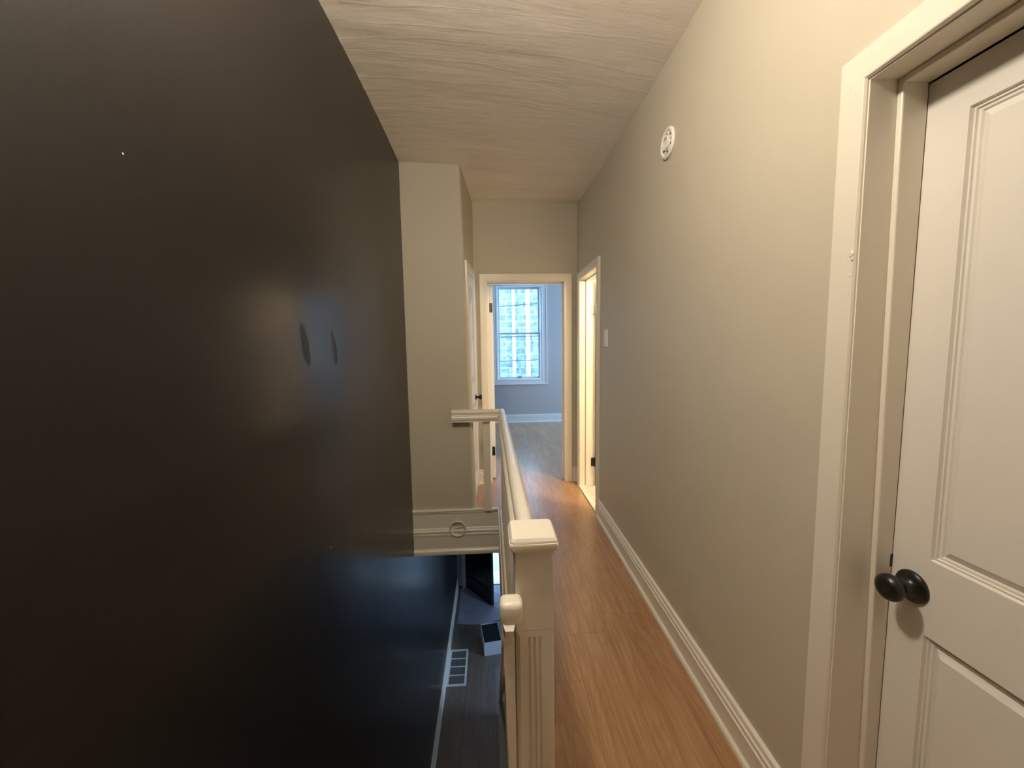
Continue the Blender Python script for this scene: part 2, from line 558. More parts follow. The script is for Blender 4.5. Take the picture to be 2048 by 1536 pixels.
for ya, yb in ((4.25, 5.25), (5.65, 6.65)): box(bm, 3.2, 3.3, ya, yb, LZ-.1, -.4)
struct('wall_east', bm, M_bed, 'side wall of the bedroom and lower storey')
bm = bmesh.new()
box(bm, 2.5, 2.6, 2.2, BY, 0, 2.6); box(bm, .99, 2.6, 2.1, 2.2, 0, 2.6)
struct('wall_bathroom', bm, M_wall, 'walls of the bathroom beside the hall')
bm = bmesh.new(); box(bm, .085, .18, 1.6, 4.25, LZ, -.40)
struct('wall_lower', bm, M_bed, 'wall of the storey below under the hall')


# ------------------------------------------------------------------ baseboards
BBP = [(0, 0), (.030, 0), (.030, .010), (.026, .018), (.019, .022), (.017, .024), (.017, .088), (.021, .091), (.021, .098),
       (.015, .101), (.014, .104), (.018, .108), (.018, .118), (.011, .122), (.011, .126), (.014, .129), (.012, .139), (.004, .143), (0, .143)]


def baseboard(name, p0, p1, nrm, label, mat=None, scale=1.0, z=0.0):
    bm = bmesh.new()
    prof = [(a*scale, b*scale) for a, b in BBP]
    sweep(bm, prof, [((p0[0], p0[1], z), (*nrm, 0), (0, 0, 1)), ((p1[0], p1[1], z), (*nrm, 0), (0, 0, 1))])
    return struct(name, bm, mat or M_trim, label)


baseboard('baseboard_right', (wx(.905), .905), (wx(3.015), 3.015), (-1, 0), 'white moulded baseboard along the right hall wall')
baseboard('baseboard_far', (-.150, BY), (-.085, BY), (0, -1), 'short baseboard left of the bedroom door casing')
baseboard('baseboard_corner', (.797, BY), (wx(BY), BY), (0, -1), 'short baseboard right of the bedroom door casing')
baseboard('baseboard_bedroom', (-.67, 7.0), (3.2, 7.0), (0, -1), 'baseboard under the bedroom window', mat=M_bedtrim)
baseboard('baseboard_left', (-.67, 3.0), (-.67, 6.8), (1, 0), 'white baseboard under the black wall downstairs', scale=.95, z=LZ)
baseboard('baseboard_lower', (.085, 3.3), (.085, 4.25), (-1, 0), 'baseboard on the lower wall below the hall', scale=.9, z=LZ)


# ------------------------------------------------------------------ casings and jambs
def casing_profile(w, t):
    return [(0, 0), (0, t*.55), (w*.06, t*.75), (w*.10, t*.72), (w*.16, t*.92), (w*.5, t), (w*.94, t*1.05), (w, t*.8), (w, 0)]


def casing(bm, a0, a1, z0, z1, w, t, P):
    """U-shaped mitred casing about an opening a0..a1, height z1. P(a, z, d) gives the world point"""
    prof = casing_profile(w, t)
    path = [(a0, z0, -1, 0), (a0, z1, -1, 1), (a1, z1, 1, 1), (a1, z0, 1, 0)]
    rings = []
    for a, z, sa, sz in path:
        rings.append([bm.verts.new(P(a + sa*u, z + sz*u, d)) for u, d in prof])
    n = len(prof)
    for r0, r1 in zip(rings[:-1], rings[1:]):
        for i in range(n): bm.faces.new((r0[i], r0[(i+1) % n], r1[(i+1) % n], r1[i]))
    bm.faces.new(rings[0][::-1]); bm.faces.new(rings[-1])


# near door
J1A, J1B, J1Z = .118, .834, 1.892
bm = bmesh.new()
CW, CT = .064, .022
P1 = lambda a, z, d: Vector((wx(a) - d, a, z))
prof = [(0, 0), (0, CT*.8), (.003, CT*1.0), (.0045, CT*.93), (.006, CT*.98), (CW-.003, CT), (CW, CT*.85), (CW, 0)]
rings = []
for a, z, sa, sz in [(J1A-.003, 0, -1, 0), (J1A-.003, J1Z+.003, -1, 1), (J1B+.003, J1Z+.003, 1, 1), (J1B+.003, 0, 1, 0)]:
    rings.append([bm.verts.new(P1(a+sa*u, z+sz*u, d)) for u, d in prof])
n = len(prof)
for r0, r1 in zip(rings[:-1], rings[1:]):
    for i in range(n): bm.faces.new((r0[i], r0[(i+1) % n], r1[(i+1) % n], r1[i]))
bm.faces.new(rings[0][::-1]); bm.faces.new(rings[-1])
struct('trim_1', bm, M_trimold, 'thickly painted white casing around the near right door')
bm = bmesh.new()          # jamb and stop
jx0, jx1 = .791, wx(.5)+.125
for (ya, yb) in ((J1B, D1B), (D1A, J1A)):
    box(bm, jx0, jx1, ya, yb, 0, J1Z+.012)
box(bm, jx0, jx1, J1A, J1B, J1Z, J1Z+.012)
SX0, SX1 = .866, .9055
LE = .017                     # the stop is not quite plumb
for ya, yb in ((J1B-.013, J1B), (J1A, J1A+.013)):
    ks = len(bm.verts)
    box(bm, SX0, SX1, ya, yb, 0, J1Z, .003, 2)
    bm.verts.ensure_lookup_table()
    for v in [q for q in list(bm.verts)[ks:] if q.co.x < .885]: v.co.x -= LE*(v.co.z-.8)/1.1
box(bm, SX0-LE, SX1, J1A+.013, J1B-.013, J1Z-.013, J1Z, .003, 2)
struct('trim_2', bm, M_trimold, 'door jamb and stop of the near right door')

# bathroom opening
JBA, JBB, JBZ = 3.078, 3.712, 1.952
bm = bmesh.new()
casing(bm, JBA-.002, JBB+.002, 0, JBZ+.002, .062, .020, lambda a, z, d: Vector((wx(a) - d, a, z)))
struct('trim_3', bm, M_trim, 'white casing around the bathroom doorway')
bm = bmesh.new()
q0 = wx(3.4) - .003
box(bm, q0, .985, JBB, B1B, 0, JBZ+.012); box(bm, q0, .985, B1A, JBA, 0, JBZ+.012); box(bm, q0, .985, JBA, JBB, JBZ, JBZ+.012)
box(bm, .893, .925, JBB-.012, JBB, 0, JBZ, .002); box(bm, .893, .925, JBA, JBA+.012, 0, JBZ, .002); box(bm, .893, .925, JBA, JBB, JBZ-.012, JBZ, .002)
struct('trim_4', bm, M_trim, 'white jamb of the bathroom doorway')
bm = bmesh.new(); box(bm, q0-.014, q0+.03, JBA, JBB, 0, .012, .004)
struct('trim_5', bm, M_trim, 'white threshold strip of the bathroom doorway')

# bedroom opening
JFA, JFB, JFZ = -.012, .719, 1.962
bm = bmesh.new()
casing(bm, JFA-.002, JFB+.002, 0, JFZ+.002, .075, .020, lambda a, z, d: Vector((a, BY - d, z)))
struct('trim_6', bm, M_trim, 'white casing around the bedroom doorway')
bm = bmesh.new()
box(bm, FA, JFA, BY-.004, BY+.125, 0, JFZ+.012); box(bm, JFB, FB, BY-.004, BY+.125, 0, JFZ+.012); box(bm, JFA, JFB, BY-.004, BY+.125, JFZ, JFZ+.012)
box(bm, JFA, JFA+.012, BY+.045, BY+.08, 0, JFZ, .002); box(bm, JFB-.012, JFB, BY+.045, BY+.08, 0, JFZ, .002); box(bm, JFA, JFB, BY+.045, BY+.08, JFZ-.012, JFZ, .002)
struct('trim_7', bm, M_trim, 'white jamb of the bedroom doorway')


# ------------------------------------------------------------------ doors
def panel_slab(bm, w, h, t, panels, T, both=True, ring=None):
    """slab local: u 0..w, z 0..h, d 0 (face) .. -t ; T(u,z,d)->world"""
    ring = ring or [(0, 0), (.004, -.009), (.013, -.006), (.020, -.006), (.026, -.013), (.034, -.012), (.060, -.004)]
    us = sorted({0, w, *[p[0] for p in panels], *[p[1] for p in panels]})
    zs_ = sorted({0, h, *[p[2] for p in panels], *[p[3] for p in panels]})
    for side in ((1, 0), (-1, -t)) if both else ((1, 0),):
        sgn, d0 = side
        for ua, ub in zip(us[:-1], us[1:]):
            for za, zb in zip(zs_[:-1], zs_[1:]):
                if any(p[0] <= ua and p[1] >= ub and p[2] <= za and p[3] >= zb for p in panels): continue
                bm.faces.new([bm.verts.new(T(u, z, d0)) for u, z in ((ua, za), (ub, za), (ub, zb), (ua, zb))])
        for (u0, u1, z0, z1) in panels:
            prev = None
            for ins, dd in ring:
                r = [bm.verts.new(T(u, z, d0 + sgn*dd)) for u, z in ((u0+ins, z0+ins), (u1-ins, z0+ins), (u1-ins, z1-ins), (u0+ins, z1-ins))]
                if prev:
                    for i in range(4): bm.faces.new((prev[i], prev[(i+1) % 4], r[(i+1) % 4], r[i]))
                prev = r
            bm.faces.new(prev)
    for (a, b) in (((0, 0), (w, 0)), ((w, 0), (w, h)), ((w, h), (0, h)), ((0, h), (0, 0))):
        bm.faces.new([bm.verts.new(T(*q)) for q in ((a[0], a[1], 0), (b[0], b[1], 0), (b[0], b[1], -t), (a[0], a[1], -t))])
    bmesh.ops.remove_doubles(bm, verts=bm.verts, dist=.0003)


KNOB = [(.0, 0), (.034, 0), (.0345, .003), (.032, .007), (.024, .010), (.017, .013), (.0135, .020), (.0125, .027), (.014, .033), (.0195, .037),
        (.0255, .042), (.0285, .049), (.0285, .055), (.0255, .062), (.019, .067), (.011, .069), (.009, .0685), (0, .0695)]


def knob(root, pos, direction, name='handle', s=1.0):
    bm = bmesh.new()
    M = Matrix.Translation(Vector(pos)) @ Vector(direction).to_track_quat('Z', 'Y').to_matrix().to_4x4() @ Matrix.Scale(s, 4)
    lathe(bm, KNOB, M, 40)
    return part(name, bm, M_dark, root, True, 'black round knob on a round rose')


# door 1 (near, right), face at x = DX
DX = .906
T1 = lambda u, z, d: Vector((DX - d, .822 - u, z + .008))
root = empty('door_1', (DX, .822, 0), 'white two-panel door with black knob at the near right', 'door', 'structure')
bm = bmesh.new(); panel_slab(bm, .695, 1.868, .035, [(.076, .619, .893, 1.784), (.076, .619, .20, .728)], T1,
                             ring=[(0, 0), (.0025, -.0065), (.007, -.0048), (.0085, -.0085), (.0135, -.0085), (.016, -.012), (.031, -.003)])
part('door_leaf', bm, M_door, root)
knob(root, (DX, .775, .826), (-1, 0, 0))
bm = bmesh.new(); box(bm, DX+.002, DX+.026, .8222, .8342, .80, .86); box(bm, DX-.002, DX+.004, .826, .832, .815, .85)
part('latch', bm, M_dark, root, label='dark latch in the door edge')
bm = bmesh.new(); box(bm, SX1-.006, SX1+.001, .8205, .8338, .845, .875)
part('strike_plate', bm, M_dark, root)

# door 2 closet door in the inner side wall of the block
root = empty('door_2', (-.145, 3.32, 0), 'narrow white closet door seen edge-on, with small black knob', 'door', 'structure')
def XC(y, z):
    k = max(0, z)/2.8; xe = -.160 - .045*(k**1.6); xb = -.150 + .012*k
    return xe + (xb-xe)*(y-FY-.022)/(BY-FY-.022) - .0005
cx0, cx1 = 3.345, 3.80
bm = bmesh.new()
T2 = lambda u, z, d: Vector((XC(cx0+u, z) + .006 + d, cx0 + u, z + .01))
panel_slab(bm, cx1-cx0, 1.97, .02, [(.08, cx1-cx0-.08, 1.02, 1.86), (.08, cx1-cx0-.08, .2, .85)], T2, both=True)
part('door_leaf', bm, M_door, root)
bm = bmesh.new()
casing(bm, cx0-.004, cx1+.004, 0, 1.984, .062, .018, lambda a, z, d: Vector((XC(a, z) + d, a, z)))
part('casing', bm, M_trim, root)
knob(root, (XC(3.74, .88)+.006, 3.735, .885), (1, 0, 0), s=.9)

# door 3 bathroom door opened into the bathroom, hinged on the far jamb
root = empty('door_3', (.99, 3.70, 0), 'cream bathroom door standing open inward on its far hinges', 'door', 'structure')
ang = math.radians(2)
hb = Vector((.945, JBB-.008, .012)); du = Vector((math.cos(ang), math.sin(ang)*-.0, 0))
T3 = lambda u, z, d: hb + Vector((.016 + u, .0 + d - .0, z)) + Vector((.018, 0, 0))
bm = bmesh.new(); panel_slab(bm, .62, 1.925, .034, [(.09, .53, 1.0, 1.82), (.09, .53, .2, .82)], lambda u, z, d: Vector((.992 + u, JBB-.052 - d, z+.01)))
part('door_leaf', bm, M_door, root)
for zc, mt, lb in ((1.685, M_steel, 'steel hinge partly painted over'), (.235, M_dark, 'black hinge')):
    bm = bmesh.new(); box(bm, .945, .976, JBB-.0035, JBB-.001, zc-.042, zc+.042, .001)
    for k in range(3): box(bm, .972, .984, JBB-.016, JBB-.003, zc-.042+k*.0285, zc-.042+k*.0285+.0265, .003)
    box(bm, .976, .991, JBB-.052, JBB-.016, zc-.042, zc+.042)
    part('hinge', bm, mt, root, label=lb)

# door 4 bedroom door opened into the bedroom, seen by its hinge edge
root = empty('door_4', (0, BY+.12, 0), 'cream bedroom door opened flat along the bedroom side, hinge edge showing', 'door', 'structure')
bm = bmesh.new(); panel_slab(bm, .70, 1.94, .034, [(.09, .61, 1.0, 1.84), (.09, .61, .2, .84)], lambda u, z, d: Vector((.036 + d, BY+.128 + u, z+.012)))
part('door_leaf', bm, M_door, root)
for zc in (1.735, .295):
    bm = bmesh.new(); box(bm, -.004, .030, BY+.121, BY+.1265, zc-.045, zc+.045)
    for k in range(3): box(bm, .0, .018, BY+.112, BY+.126, zc-.045+k*.0305, zc-.045+k*.0305+.0285, .003)
    part('hinge', bm, M_dark, root, label='dark hinge')

# door 5 front door downstairs, black, standing ajar
p0 = Vector((-.515, 6.775, LZ)); p1 = Vector((-.057, 6.205, LZ)); dv = (p1-p0).normalized(); nv = Vector((-dv.y, dv.x, 0))
nv = -nv if nv.y > 0 else nv
root = empty('door_5', p0, 'black front door standing ajar at the foot of the stairwell', 'door', 'structure')
L5 = (p1-p0).length
bm = bmesh.new(); panel_slab(bm, L5, 2.02, .044, [(.1, L5-.1, 1.1, 1.9), (.1, L5-.1, .22, .95)], lambda u, z, d: p0 + dv*u + Vector((0, 0, z+.008)) + nv*d)
part('door_leaf', bm, M_blackdoor, root)
knob(root, p0 + dv*(L5-.065) + Vector((0, 0, .95)), nv)
bm = bmesh.new()
casing(bm, -.51, .35, LZ, -.85, .075, .02, lambda a, z, d: Vector((a, 6.8 - d, z)))
box(bm, -.51, .35, 6.8, 7.2, LZ, LZ+.02)
struct('trim_8', bm, M_trim, 'white casing and sill of the front door downstairs')


# ------------------------------------------------------------------ windows
def window(name, x0, x1, z0, z1, yi, yo, label, cw=.09, parts=True):
    root = empty(name, ((x0+x1)/2, yi, z0), label, 'window', 'structure')
    bm = bmesh.new()
    prof = [(-.012, 0), (-.012, .012), (.012, .018), (.02, .014), (cw-.02, .018), (cw-.012, .026), (cw, .024), (cw, 0)]
    rings = []
    for a, z, sa, sz in ((x0, z0, -1, -1), (x0, z1, -1, 1), (x1, z1, 1, 1), (x1, z0, 1, -1)):
        rings.append([bm.verts.new((a+sa*u, yi-d, z+sz*u)) for u, d in prof])
    rings.append(rings[0]); n = len(prof)
    for r0, r1 in zip(rings[:-1], rings[1:]):
        for i in range(n): bm.faces.new((r0[i], r0[(i+1) % n], r1[(i+1) % n], r1[i]))
    part('window_frame', bm, M_bedtrim, root)
    bm = bmesh.new()     # reveal
    box(bm, x0-.001, x0+.014, yi, yo, z0, z1); box(bm, x1-.014, x1+.001, yi, yo, z0, z1)
    box(bm, x0, x1, yi, yo, z1-.014, z1+.001); box(bm, x0, x1, yi, yo, z0-.001, z0+.014)
    part('reveal', bm, M_sash, root)
    zm = (z0+z1)/2 - .01
    for nm, za, zb, yy in (('upper_sash', zm-.012, z1-.014, yi+.10), ('lower_sash', z0+.014, zm+.022, yi+.06)):
        bm = bmesh.new(); s = .034
        a, b = x0+.02, x1-.02
        box(bm, a, a+s, yy, yy+.03, za, zb, .003); box(bm, b-s, b, yy, yy+.03, za, zb, .003)
        box(bm, a+s, b-s, yy, yy+.03, zb-s, zb, .003); box(bm, a+s, b-s, yy, yy+.03, za, za+s, .003)
        sash = part(nm, bm, M_sash, root)
        bm = bmesh.new(); box(bm, a+s, b-s, yy+.012, yy+.016, za+s, zb-s)
        g = mesh_obj('pane', bm, M_glass, sash)
        for v in g.data.vertices: v.co -= root.location
    return root


w1 = window('window_1', W1[0], W1[1], W1[2], W1[3], 7.0, 7.2, 'white sash window in the far bedroom wall')
for sx in (.22, .80):
    bm = bmesh.new(); box(bm, sx-.012, sx+.012, 6.965, 6.99, 2.395, 2.45, .003); box(bm, sx-.005, sx+.02, 6.95, 6.972, 2.39, 2.415, .003)
    part('shade_bracket', bm, M_steel, w1)
bm = bmesh.new(); box(bm, .475, .555, 7.045, 7.06, .80, .815, .003); part('sash_lift', bm, M_dark, w1)
window('window_2', W2[0], W2[1], W2[2], W2[3], 7.0, 7.2, 'second sash window of the bedroom, right of the doorway view')
for nm, ya in (('window_4', 4.25), ('window_5', 5.65)):
    root = empty(nm, (3.2, ya+.5, .75), 'bedroom side window, ' + ('nearer the hall' if ya < 5 else 'nearer the sash window wall'), 'window', 'structure')
    bm = bmesh.new()
    box(bm, 3.21, 3.27, ya, ya+.05, .75, 2.35); box(bm, 3.21, 3.27, ya+.95, ya+1, .75, 2.35); box(bm, 3.21, 3.27, ya+.05, ya+.95, .75, .80)
    box(bm, 3.21, 3.27, ya+.05, ya+.95, 2.30, 2.35); box(bm, 3.21, 3.27, ya+.05, ya+.95, 1.53, 1.57)
    part('window_frame', bm, M_sash, root)
    bm = bmesh.new(); box(bm, 3.238, 3.242, ya+.05, ya+.95, .80, 2.30); part('pane', bm, M_glass, root)
root = empty('window_6', (3.2, 3.575, -2.2), 'side window of the storey below', 'window', 'structure')
bm = bmesh.new()
box(bm, 3.21, 3.27, 2.9, 2.95, -2.2, -.6); box(bm, 3.21, 3.27, 4.2, 4.25, -2.2, -.6); box(bm, 3.21, 3.27, 2.95, 4.2, -2.2, -2.15)
box(bm, 3.21, 3.27, 2.95, 4.2, -.65, -.6); box(bm, 3.21, 3.27, 2.95, 4.2, -1.42, -1.38)
part('window_frame', bm, M_sash, root)
bm = bmesh.new(); box(bm, 3.238, 3.242, 2.95, 4.2, -2.15, -.65); part('pane', bm, M_glass, root)
window('added_window_3', 1.2, 2.2, -2.2, -.8, 6.8, 7.2, 'unseen window added in the front wall to light the storey below')  # unseen window, added to bring more daylight downstairs

# ------------------------------------------------------------------ fascia of the stairwell
FP = [(0, .010), (.016, .010), (.022, .004), (.022, -.006), (.016, -.010), (.013, -.014), (.015, -.018), (.013, -.024), (.008, -.028), (.008, -.150),
      (.012, -.155), (.016, -.166), (.022, -.176), (.022, -.188), (.012, -.192), (.012, -.198), (.016, -.204), (.016, -.218), (.010, -.224), (.010, -.325),
      (.014, -.335), (.024, -.348), (.026, -.362), (.024, -.380), (.010, -.388), (0, -.388)]
bm = bmesh.new()
sweep(bm, FP, [((-.67, FY, 0), (0, -1, 0), (0, 0, 1)), ((.045, FY, 0), (0, -1, 0), (0, 0, 1))])
struct('trim_9', bm, M_trim, 'moulded white fascia closing the end of the stairwell')
bm = bmesh.new()
sweep(bm, FP, [((.045, FY, 0), (-.35, 0, 0), (0, 0, 1)), ((.045, .95, 0), (-.35, 0, 0), (0, 0, 1))])
struct('trim_10', bm, M_trim, 'moulded white fascia along the hall side of the stairwell')

# round painted-over cover on the fascia
root = empty('round_cover_plate', (-.302, FY-.008, -.158), 'painted round cover plate on the white stairwell fascia', 'cover plate')
MR = Matrix.Translation((-.302, FY-.008, -.158)) @ Vector((0, -1, 0)).to_track_quat('Z', 'Y').to_matrix().to_4x4()
bm = bmesh.new(); lathe(bm, [(0, 0), (.072, 0), (.072, .012), (.066, .018), (.060, .018), (.055, .010), (.054, .006), (0, .006)], MR, 40)
part('ring', bm, M_trimold, root, True)
bm = bmesh.new()
MB_ = Matrix.Translation((-.302, FY-.016, -.150)) @ Matrix.Rotation(math.radians(-14), 4, 'Y')
box(bm, -.046, .046, -.004, .004, -.004, .004, .002, 2, MB_)
MB2 = Matrix.Translation((-.300, FY-.016, -.176)) @ Matrix.Rotation(math.radians(-10), 4, 'Y')
box(bm, -.030, .030, -.004, .004, -.003, .003, .002, 2, MB2)
part('crossbar', bm, M_trimold, root)

# ------------------------------------------------------------------ guard rail with newel
root = empty('stair_railing', (.09, .90, 0), 'cream painted newel post with handrail and balusters beside the stairwell', 'railing')
bm = bmesh.new()
NX0, NX1, NY0, NY1 = .046, .134, .861, .951
# upper plain block
box(bm, NX0, NX1, NY0, NY1, .705, .902, .002)
# lower fluted shaft: chamfered corners and three flutes on each of two faces
def shaft_ring(z, ch, fl):
    pts = [(NX0+ch, NY0)]
    for fx in (.075, .088, .1005):
        if fl: pts += [(fx-.0042, NY0), (fx-.0018, NY0+.0045), (fx+.0018, NY0+.0045), (fx+.0042, NY0)]
        else: pts += [(fx-.0042, NY0), (fx-.0018, NY0), (fx+.0018, NY0), (fx+.0042, NY0)]
    pts += [(NX1-.003, NY0), (NX1, NY0+.003), (NX1, NY1), (NX0, NY1), (NX0, NY0+ch)]
    return [(x, y, z) for x, y in pts]
zz = [(.001, .009, True), (.685, .009, True), (.690, .009, False), (.696, .007, False), (.705, .002, False)]
rr_ = [[bm.verts.new(p) for p in shaft_ring(*q)] for q in zz]
n = len(rr_[0])
for a, b in zip(rr_[:-1], rr_[1:]):
    for i in range(n): bm.faces.new((a[i], a[(i+1) % n], b[(i+1) % n], b[i]))
bm.faces.new(rr_[0][::-1]); bm.faces.new(rr_[-1])
newel = part('newel_post', bm, M_trimold, root)
bm = bmesh.new()
def sq(c, h, z): return [bm.verts.new((c[0]+sx*h, c[1]+sy*h, z)) for sx, sy in ((-1, -1), (1, -1), (1, 1), (-1, 1))]
cc = (.0895, .9035)
rs = [sq(cc, h, z) for h, z in ((.046, .896), (.052, .900), (.0555, .907), (.0558, .915), (.0545, .919), (.0535, .9195), (.0525, .925), (.049, .930))]
for a, b in zip(rs[:-1], rs[1:]):
    for i in range(4): bm.faces.new((a[i], a[(i+1) % 4], b[(i+1) % 4], b[i]))
bm.faces.new(rs[0][::-1]); bm.faces.new(rs[-1])
es = [e for e in bm.edges if abs(e.verts[0].co.z - e.verts[1].co.z) > .0004]
bmesh.ops.bevel(bm, geom=es, offset=.006, segments=3, profile=.5, affect='EDGES')
cap = part('cap', bm, M_trimold, root); 
cap.parent = newel

RP = [(0, 0), (.009, -.0012), (.016, -.005), (.021, -.011), (.0235, -.019), (.0235, -.028), (.020, -.036), (.017, -.041), (.019, -.045), (.027, -.048), (.033, -.053), (.036, -.060), (.036, -.074),
      (.033, -.082), (.028, -.088), (.028, -.098)]
RPF = RP + [(-a, b) for a, b in RP[::-1][:-1]]
RX = .084
def rail_z(y): return .890 - (y-.95)*.0165
bm = bmesh.new()
RYE = 3.205
# long run mitred into the short run
fr = [((RX, .948, rail_z(.948)), (1, 0, 0), (0, 0, 1)), ((RX, RYE, rail_z(RYE)), (1, 1, 0), (0, 0, 1)), ((-.318, RYE, rail_z(RYE)), (0, 1, 0), (0, 0, 1))]
sweep(bm, RPF, fr)
part('handrail', bm, M_trimold, root)
# balusters
ys = [1.075 + .125*i for i in range(17)]
for y in ys:
    bm = bmesh.new(); box(bm, RX-.018, RX+.018, y-.018, y+.018, -.001, rail_z(y)-.094, .003)
    part('baluster', bm, M_trim, root)
bm = bmesh.new(); box(bm, -.074, -.014, RYE-.018, RYE+.040, .0 - .001, rail_z(RYE)-.094, .003)
bmesh.ops.translate(bm, verts=bm.verts, vec=(0, .022, 0))
part('baluster', bm, M_trim, root, label='wide square end baluster')
bm = bmesh.new(); box(bm, RX-.030, RX+.030, .951, 3.19, 0, .012, .003); part('shoe_rail', bm, M_trim, root)

# descending stair handrail fixed to the newel
root = empty('stair_handrail', (.03, .84, .75), 'cream painted stair handrail with blunt rounded end running down from the newel post', 'handrail')
bm = bmesh.new(); box(bm, .009, .0605, .815, .862, .748, .802, .013, 4)
part('rail_end', bm, M_trimold, root, True, 'thickly painted rounded end block')
hp = [(-.013, 0), (-.009, .005), (0, .008), (.009, .005), (.013, 0), (.013, -.030), (.009, -.042), (-.009, -.042), (-.013, -.030)]
bm = bmesh.new()
hexa(bm, [(.034, .8625, .002), (.0425, .8625, .002), (.0425, .878, .002), (.034, .878, .002), (.016, .8625, .69), (.0425, .8625, .69), (.0425, .878, .69), (.016, .878, .69)])
box(bm, .0125, .0405, .856, .880, .682, .75, .005, 3)
part('end_board', bm, M_trimold, root)
bm = bmesh.new()
HX = .029
hps = [(.838, .775, 0), (.865, .745, 1), (3.495, -1.975, 1)]
frs = []
for i, (y, z, q) in enumerate(hps):
    a_ = Vector((0, *hps[max(0, i-1)][:2])); c_ = Vector((0, *hps[min(len(hps)-1, i+1)][:2])); d_ = (c_-a_).normalized()
    frs.append(((HX, y, z), (1, 0, 0), (0, -d_.z, d_.y)))
sweep(bm, hp, frs)
part('rail', bm, M_trim, root)
bm = bmesh.new()
box(bm, .012, .078, 3.50, 3.566, LZ, -2.02, .003); box(bm, .006, .084, 3.494, 3.572, -2.02, -1.985, .006)
part('lower_newel', bm, M_trim, root)

# the stairs
root = empty('staircase', (-.3, .84, 0), 'stair flight dropping along the black wall below the newel', 'stairs')
NR = 14; rise = 2.9/NR; run = .192
bm = bmesh.new(); tm = bmesh.new()
for i in range(1, NR):
    z = -rise*i; y = .84 + run*(i-1)
    box(bm, -.668, .012, y, y+.018, z-.0, z+rise-.0)
    box(tm, -.668, .012, y-.0, y+run+.022, z-.026, z, .004)
y = .84 + run*(NR-1); box(bm, -.668, .012, y, y+.018, LZ, -rise*(NR-1))
bm2 = bm
part('riser', bm, M_trim, root); part('tread', tm, M_floorlow, root)
bm = bmesh.new()
yb = .84+run*(NR-1)
hexa(bm, [(.0125, .84, -.39), (.033, .84, -.39), (.033, yb-.15, LZ), (.0125, yb-.15, LZ), (.0125, .86, -.02), (.033, .86, -.02), (.033, yb+.05, LZ+.12), (.0125, yb+.05, LZ+.12)])
part('stringer', bm, M_trim, root)

# ------------------------------------------------------------------ things on the right wall
# round detector
yc = 1.845; zc = 2.252
xw = wx(yc)
root = empty('wall_detector', (xw, yc, zc), 'small round off-white detector plate high on the right wall', 'detector')
MD = Matrix.Translation((xw, yc, zc)) @ Vector((-1, 0, .0)).to_track_quat('Z', 'Y').to_matrix().to_4x4()
bm = bmesh.new(); lathe(bm, [(0, 0), (.064, 0), (.066, .004), (.064, .010), (.058, .014), (.052, .013), (.048, .008), (.030, .008), (0, .008)], MD, 48)
part('rim', bm, M_white, root, True)
bm = bmesh.new(); lathe(bm, [(.022, .008), (.022, .018), (.026, .020), (.031, .018), (.031, .008)], MD, 36)
lathe(bm, [(0, .008), (0, .015), (.016, .015), (.017, .008)], MD, 24)
part('sounder_ring', bm, M_white, root)
bm = bmesh.new()
for k in range(6):
    a = k*PI/3 + .3
    M_ = MD @ Matrix.Rotation(a, 4, 'Z')
    box(bm, .034, .045, -.010, .006, .008, .0125, .001, 1, M_)
    box(bm, .019, .0225, -.005, .005, .0178, .0195, .0005, 1, M_)
part('vent_tab', bm, M_trimold, root)
for k in range(6):
    a = k*PI/3 + .62; bm = bmesh.new()
    M_ = MD @ Matrix.Rotation(a, 4, 'Z'); box(bm, .035, .044, -.004, .006, .0075, .0092, 0, 1, M_)
    part('vent_slot', bm, M_hole, root, label='dark slot beside the centre')

# light switch
ys_, zs_ = 2.84, 1.402
xw = wx(ys_)
root = empty('light_switch', (xw, ys_, zs_), 'white light switch plate on the right wall near the bathroom doorway', 'switch')
bm = bmesh.new(); box(bm, xw-.007, xw+.001, ys_-.040, ys_+.040, zs_-.062, zs_+.062, .003, 3)
part('plate', bm, M_white, root)
for dz in (.026, -.026):
    bm = bmesh.new(); box(bm, xw-.012, xw-.005, ys_-.018, ys_+.018, zs_+dz-.016, zs_+dz+.016, .002)
    part('rocker', bm, M_white, root)

# nail holes / chips on the jamb: thick paint drip on casing
bm = bmesh.new()
for (y, z, r) in ((.845, 1.545, .006), (.843, 1.535, .004), (.846, 1.50, .003), (.872, 1.90, .0025), (.860, 1.88, .002)):
    Mx = Matrix.Translation((wx(y)-.0215, y, z)) @ Matrix.Diagonal((.4, 1, 1.4, 1)); bmesh.ops.create_icosphere(bm, subdivisions=2, radius=r, matrix=Mx)
o = mesh_obj('paint_drips', bm, M_trimold, bpy.data.objects['trim_1'], True)

# ceiling lamp (above the viewer's view)
root = empty('ceiling_lamp', (HALL_LAMP[0], HALL_LAMP[1], 2.70), 'flush round glass ceiling lamp above the hall', 'lamp')
ML = Matrix.Translation((HALL_LAMP[0], HALL_LAMP[1], 2.70)) @ Matrix.Rotation(PI, 4, 'X')
bm = bmesh.new(); lathe(bm, [(0, -.02), (.13, -.02), (.13, .03), (.12, .045), (0, .045)], ML, 40); part('base', bm, M_white, root, True)
bm = bmesh.new(); lathe(bm, [(.028, .045), (.028, .085), (0, .085)], ML, 24); part('socket', bm, M_white, root, True)

